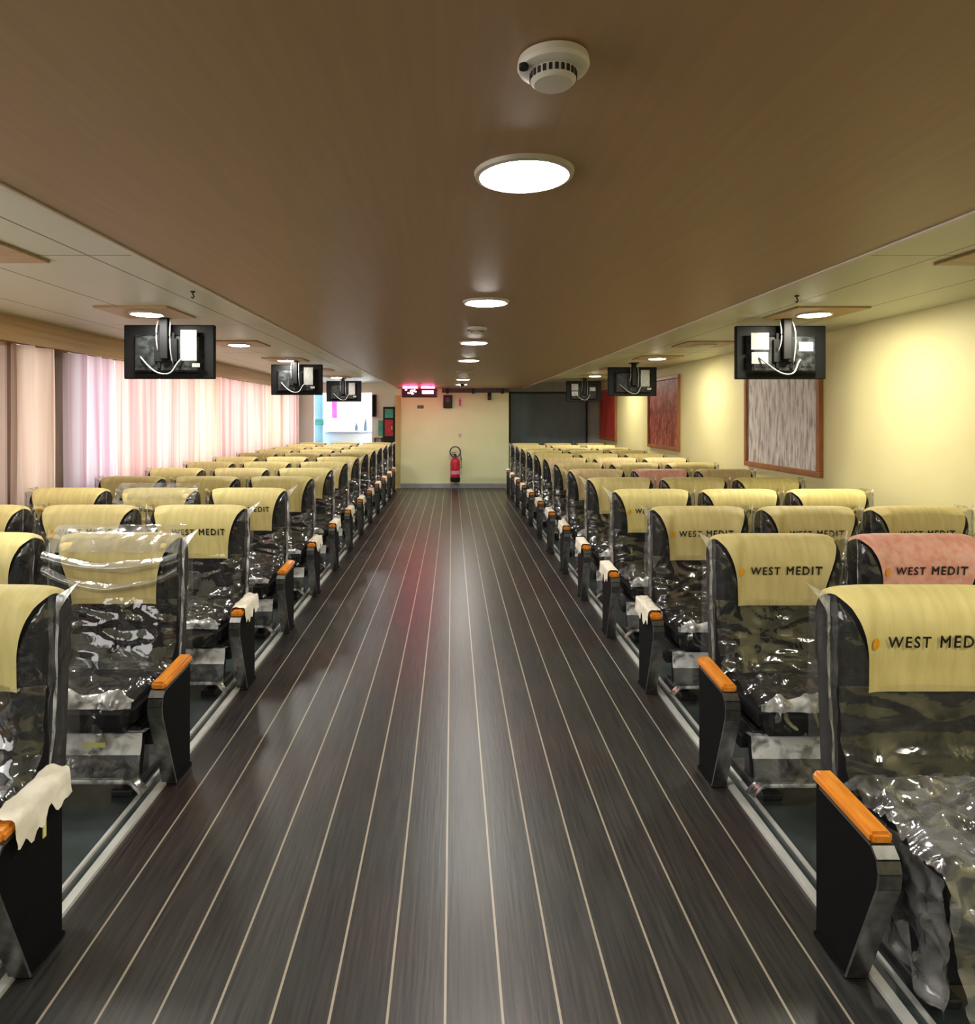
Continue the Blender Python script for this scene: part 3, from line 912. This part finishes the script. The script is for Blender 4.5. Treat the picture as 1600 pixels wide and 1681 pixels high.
television(-2.15, 9.1, 'second black television from the camera on the left, before the pink curtains')
television(-2.20, 13.35, 'smallest and farthest black television on the left, before the bright servery')
television(2.60, 5.2, 'black television nearest on the right, hanging before the grey framed picture', big=True)
television(2.63, 9.6, 'second black television from the camera on the right, beside the dark red picture')
television(2.68, 13.4, 'smallest and farthest black television on the right, before the slate panel', big=True)

# ------------------------------------------------------------------ pictures on the right wall
def picture(y0, y1, z0, z1, mat, lb):
    o = thing('framed_picture', lb, 'picture', (XR, (y0+y1)/2, (z0+z1)/2), 'framed pictures on the right wall')
    w, h, b = (y1-y0)/2, (z1-z0)/2, .055
    mb = MB()
    for a in ((-w, w, h-b, h), (-w, w, -h, -h+b), (-w, -w+b, -h+b, h-b), (w-b, w, -h+b, h-b)):
        mb.bbox(-.045, 0, a[0], a[1], a[2], a[3], .006)
    mb.build('frame', M['frame_wood'], o)
    mb = MB(); mb.box(-.02, -.002, -w+b-.004, w-b+.004, -h+b-.004, h-b+.004); mb.build('canvas', mat, o)
picture(6.06, 7.62, 1.03, 2.22, M['art_grey'], 'large framed picture of pale grey streaks, behind the nearest right television')
picture(9.86, 11.4, 1.07, 2.23, M['art_dark_red'], 'dark red mottled picture in brown frame on the right wall')
picture(13.65, 15.15, 1.07, 2.18, M['art_red'], 'plain bright red picture, farthest on the right wall')

# ------------------------------------------------------------------ far end
SY = YE
o = thing('wall_panel', 'large dark slate panel on the far wall, right of the cream end wall', 'panel', (2.23, SY, 1.55))
mb = MB(); mb.bbox(-.87, .87, -.03, 0, -.62, .58, .006); mb.build('board', M['slate'], o)
mb = MB()
for a in ((-.89, .89, .57, .61), (-.89, .89, -.65, -.61), (-.91, -.87, -.65, .61), (.87, .91, -.65, .61)): mb.box(a[0], a[1], -.045, 0, a[2], a[3])
mb.build('frame', M['rubber'], o)

# illuminated red sign
ex = 13.2
o = thing('illuminated_sign', 'glowing red twin-panel sign hanging under the wood ceiling', 'sign', (atx(688.5, ex), ex, CW))
mb = MB(); mb.bbox(-.36, .36, 0, .10, -.235, -.055, .012); mb.build('housing', M['sign_case'], o)
mb = MB(); mb.bbox(-.34, -.04, .006, .094, -.057, -.012, .012); mb.bbox(.03, .30, .006, .094, -.057, -.012, .012); mb.build('top_lamp', M['sign_red'], o)['label'] = 'red glowing lamp strip'
mb = MB(); mb.box(-.25, -.2, .02, .08, -.012, 0); mb.box(.2, .25, .02, .08, -.012, 0); mb.build('hanger', M['rubber'], o)
mb = MB(); mb.box(-.31, -.05, -.006, .001, -.18, -.06); a = mb.build('light_panel', M['sign_case'], o)
mb = MB()
mb.cyl((-.10, -.012, -.082), (-.10, -.005, -.082), .014)
for q in ([(-.11, -.01, -.095), (-.15, -.01, -.135), (-.12, -.01, -.165), (-.16, -.01, -.172)], [(-.15, -.01, -.135), (-.19, -.01, -.15), (-.24, -.01, -.145)],
          [(-.11, -.01, -.097), (-.165, -.01, -.095), (-.19, -.01, -.115)], [(-.11, -.01, -.097), (-.085, -.01, -.125), (-.06, -.01, -.118)]):
    mb.tube(q, .013)
mb.box(-.29, -.25, -.012, -.005, -.10, -.07)
mb.build('pictogram', M['sign_pink'], a)['label'] = 'pale pink running figure pictogram'
mb = MB(); mb.box(.05, .28, -.008, .001, -.165, -.095); mb.build('light_panel', M['sign_pink'], o)['label'] = 'pale pink lit panel'

# things on the end wall
EY = END
def onwall(px, py): return (atx(px, EY), EY, atz(py, EY))
o = thing('wall_speaker', 'black box speaker high on the cream end wall', 'speaker', onwall(735, 659))
mb = MB(); mb.bbox(-.10, .10, -.12, 0, -.15, .14, .012); mb.build('housing', M['rubber'], o)
mb = MB(); mb.lathe([(.05, 0), (.06, .008), (.05, .012), (0, .004)], seg=24)
g = mb.build('cone', M['dark_grey'], o, True, 40); g.rotation_euler = (PI/2, 0, 0); g.location = (0, -.118, .03)
o = thing('fire_sign', 'small white and red pictogram sign beside the black speaker', 'sign', onwall(755, 660))
mb = MB(); mb.bbox(-.06, .06, -.012, 0, -.13, .13, .003); mb.build('plate', M['sign_white'], o)
mb = MB(); mb.box(-.028, .028, -.016, -.01, -.09, .05); mb.box(-.012, .012, -.016, -.01, .05, .075); mb.box(-.035, .012, -.016, -.01, .072, .086)
mb.build('pictogram', M['red_paint'], o)
o = thing('wall_label', 'tiny beige notice on the end wall above the extinguisher', 'sign', onwall(755, 715))
mb = MB(); mb.bbox(-.045, .045, -.01, 0, -.05, .05, .002); mb.build('plate', M['sign_white'], o)
mb = MB(); [mb.box(-.03, .03, -.0125, -.009, -.03+.02*k, -.022+.02*k) for k in range(4)]; mb.build('printed_lines', M['frame_wood'], o)
o = thing('wall_label', 'small dark green sign below the glowing red sign', 'sign', onwall(690, 668))
mb = MB(); mb.bbox(-.07, .07, -.015, 0, -.035, .035, .003); mb.build('plate', M['dark_grey'], o)
mb = MB(); mb.box(-.05, .03, -.018, -.012, -.008, .008); mb.build('arrow', M['teal'], o)
o = thing('cable_duct', 'dark grey duct along the top of the end wall', 'duct', (atx(780, EY), EY, atz(641, EY)))
mb = MB(); mb.bbox(-.74, .74, -.08, 0, -.05, .06, .01); mb.build('duct', M['dark_grey'], o)
mb = MB(); [mb.bbox(x-.03, x+.03, -.10, 0, -.07, .07, .006) for x in (-.62, -.05, .6)]; mb.build('clamps', M['rubber'], o)
o = thing('wall_bracket', 'small dark bracket at the upper right of the end wall', 'bracket', (atx(803, EY), EY-.08, atz(650, EY)))
mb = MB(); mb.bbox(-.04, .04, 0, .08, -.09, .07, .008); mb.build('plate', M['rubber'], o)
mb = MB(); mb.cyl((0, 0, -.02), (0, -.07, -.06), .028); mb.build('lens', M['dark_grey'], o)

# fire extinguisher
ez = .15
o = thing('fire_extinguisher', 'red fire extinguisher with hose ring hanging on the end wall', 'fire extinguisher', (atx(747, EY), EY-.12, ez))
mb = MB(); mb.lathe([(.10, .10), (.105, .12), (.105, .44), (.095, .48), (.07, .515), (.035, .54), (.03, .56), (0, .56)], seg=32); c = mb.build('cylinder', M['red_paint'], o, True, 40)
mb = MB(); mb.lathe([(.1065, .17), (.1065, .25)], seg=32); mb.f = mb.f[:-2]; mb.mi = mb.mi[:-2]; mb.build('label_band', M['pink_label'], c, True)
mb = MB(); mb.lathe([(0, 0), (.095, 0), (.108, .02), (.108, .10), (0, .10)], seg=32); mb.build('base', M['rubber'], o, True, 40)
mb = MB(); mb.cyl((0, 0, .55), (0, 0, .61), .022); mb.bbox(-.10, .02, -.012, .012, .60, .62, .004); mb.bbox(-.09, .02, -.012, .012, .635, .65, .004); mb.build('valve_handle', M['steel_dark'], o)
mb = MB(); mb.tube([(.0+.115*math.cos(t), -.03, .66+.115*math.sin(t)) for t in [2*PI*k/24 for k in range(25)]], .014); mb.tube([(.11, -.03, .64), (.135, -.03, .5), (.125, -.03, .3)], .012)
mb.build('hose', M['dark_grey'], o, True)['label'] = 'grey ringed hose'
mb = MB(); mb.box(-.03, .03, .09, .125, .1, .6); mb.box(-.11, .11, .095, .103, .35, .38); mb.build('wall_bracket', M['steel_dark'], o)

# servery at the far left
kz = 1.18
o = thing('counter', 'white servery counter with lavender top in the far left opening', 'counter', ((KX0+KX1)/2, 16.2, 0))
mb = MB(); mb.bbox(-.62, .66, -.2, .25, 0, kz, .01); mb.build('body', M['white_wall'], o)
mb = MB(); mb.bbox(-.66, .70, -.25, .28, kz, kz+.05, .01); mb.build('worktop', M['lavender'], o)
o = thing('pillar', 'pale blue pillar at the left side of the servery opening', 'pillar', (atx(524, 15.75), 15.75, 0))
mb = MB(); mb.bbox(-.11, .11, -.11, .11, 0, 2.38, .01); mb.build('shaft', M['light_blue'], o)
mb = MB(); mb.bbox(-.125, .125, -.125, .125, 1.38, 1.52, .01); mb.build('band', M['teal'], o)
o = thing('hanging_banner', 'narrow magenta banner hanging in the servery, below the farthest left television', 'banner', (atx(549, 16.6), 16.6, 0))
mb = MB(); mb.bbox(-.065, .065, -.006, .006, 1.55, 2.33, .002); mb.build('cloth', M['magenta'], o)
mb = MB(); mb.cyl((-.08, 0, 2.335), (.08, 0, 2.335), .012); mb.cyl((0, 0, 2.335), (0, 0, 2.4), .006); mb.build('rod', M['steel_dark'], o)
o = thing('column_speaker', 'tall black column speaker on the wall right of the servery opening', 'speaker', (atx(614.5, YE), YE, 0))
mb = MB(); mb.bbox(-.05, .05, -.09, 0, atz(684, YE), atz(648, YE), .008); mb.build('housing', M['rubber'], o)
mb = MB(); mb.box(-.04, .04, -.096, -.088, atz(682, YE), atz(650, YE)); mb.build('grille', M['tv_black'], o)
o = thing('hose_cabinet', 'dark cabinet with red door panel at the far left beside the end wall', 'cabinet', (atx(639, YE), YE, 0))
z0, z1 = atz(717, YE), atz(668, YE)
mb = MB(); mb.bbox(-.13, .13, -.14, 0, 0, z1, .006); mb.build('body', M['rubber'], o)
mb = MB(); mb.bbox(-.09, .10, -.152, -.138, z0+.02, z0+.40, .004); d = mb.build('door', M['red_paint'], o)
mb = MB(); mb.bbox(.06, .08, -.165, -.15, z0+.17, z0+.25, .003); mb.build('handle', M['alu'], d)
mb = MB(); mb.bbox(-.09, .10, -.150, -.138, z0+.44, z1-.05, .004); mb.build('upper_panel', M['teal'], o)
o = thing('storage_box', 'teal box standing on the ledge left of the red cabinet', 'box', (atx(625, 15.22), 15.22, 0))
mb = MB(); mb.bbox(-.055, .055, -.05, .06, 1.14, 1.50, .008); mb.build('body', M['teal'], o)
mb = MB(); mb.bbox(-.06, .06, -.055, .065, 1.50, 1.53, .006); mb.build('lid', M['white_plastic'], o)
o = thing('ledge', 'white ledge on the far left wall under the teal box', 'ledge', (atx(620, 15.2), YE, 0))
mb = MB(); mb.bbox(-.12, .12, -.16, 0, 1.10, 1.14, .005); mb.build('shelf_board', M['white_plastic'], o)
mb = MB(); mb.box(-.08, -.06, -.13, 0, .98, 1.10); mb.box(.08, .10, -.13, 0, .98, 1.10); mb.build('support', M['steel_dark'], o)
for k, (px, hh) in enumerate(((600, .30), (585, .20))):
    o = thing('bottle', ('tall slate blue bottle on the right end of the servery counter', 'short slate blue bottle on the servery counter, left of the tall one')[k], 'bottle', (atx(px, 16.15), 16.15, kz+.05), 'bottles on the servery counter')
    mb = MB(); mb.lathe([(0, 0), (.045, 0), (.048, .02), (.048, hh*.6), (.02, hh*.78), (.018, hh)], seg=20); mb.build('glass', M['slate'], o, True, 40)
    mb = MB(); mb.cyl((0, 0, hh-.005), (0, 0, hh+.02), .02); mb.build('cap', M['alu'], o)
o = thing('ceiling_light', 'long white light panel on the servery ceiling', 'ceiling light', (-2.45, 16.8, 2.4))
mb = MB(); mb.bbox(-.75, .75, -.35, .35, -.03, 0, .005); mb.build('frame', M['white_plastic'], o)
mb = MB(); mb.box(-.7, .7, -.3, .3, -.034, -.028); mb.build('diffuser', emit_mat('servery_lamp', (.93, .96, 1, 1), 60), o)

# ------------------------------------------------------------------ daylight, camera
w = bpy.data.worlds.new('World'); SC.world = w; w.use_nodes = True
nt = w.node_tree
bg = nt.nodes['Background']
bg.inputs['Color'].default_value = (1.0, .965, .92, 1)     # bright overcast daylight
bg.inputs['Strength'].default_value = 2.7

cam = bpy.data.cameras.new('Camera'); co = bpy.data.objects.new('Camera', cam); COL.objects.link(co)
cam.sensor_fit = 'AUTO'; cam.sensor_width = 36; cam.lens = 36*FPX/1681
cam.shift_x = (800-VX)/1681; cam.shift_y = -(840.5-VY)/1681
cam.clip_start = .02
co.location = (0, 0, H); co.rotation_euler = (PI/2, 0, 0)
SC.camera = co
SC.cycles.transparent_max_bounces = 40
SC.cycles.max_bounces = 10
SC.cycles.diffuse_bounces = 6
SC.view_settings.view_transform = 'Standard'; SC.view_settings.look = 'None'
SC.view_settings.exposure = 0.68; SC.view_settings.gamma = 1.0
SC.view_settings.use_curve_mapping = False
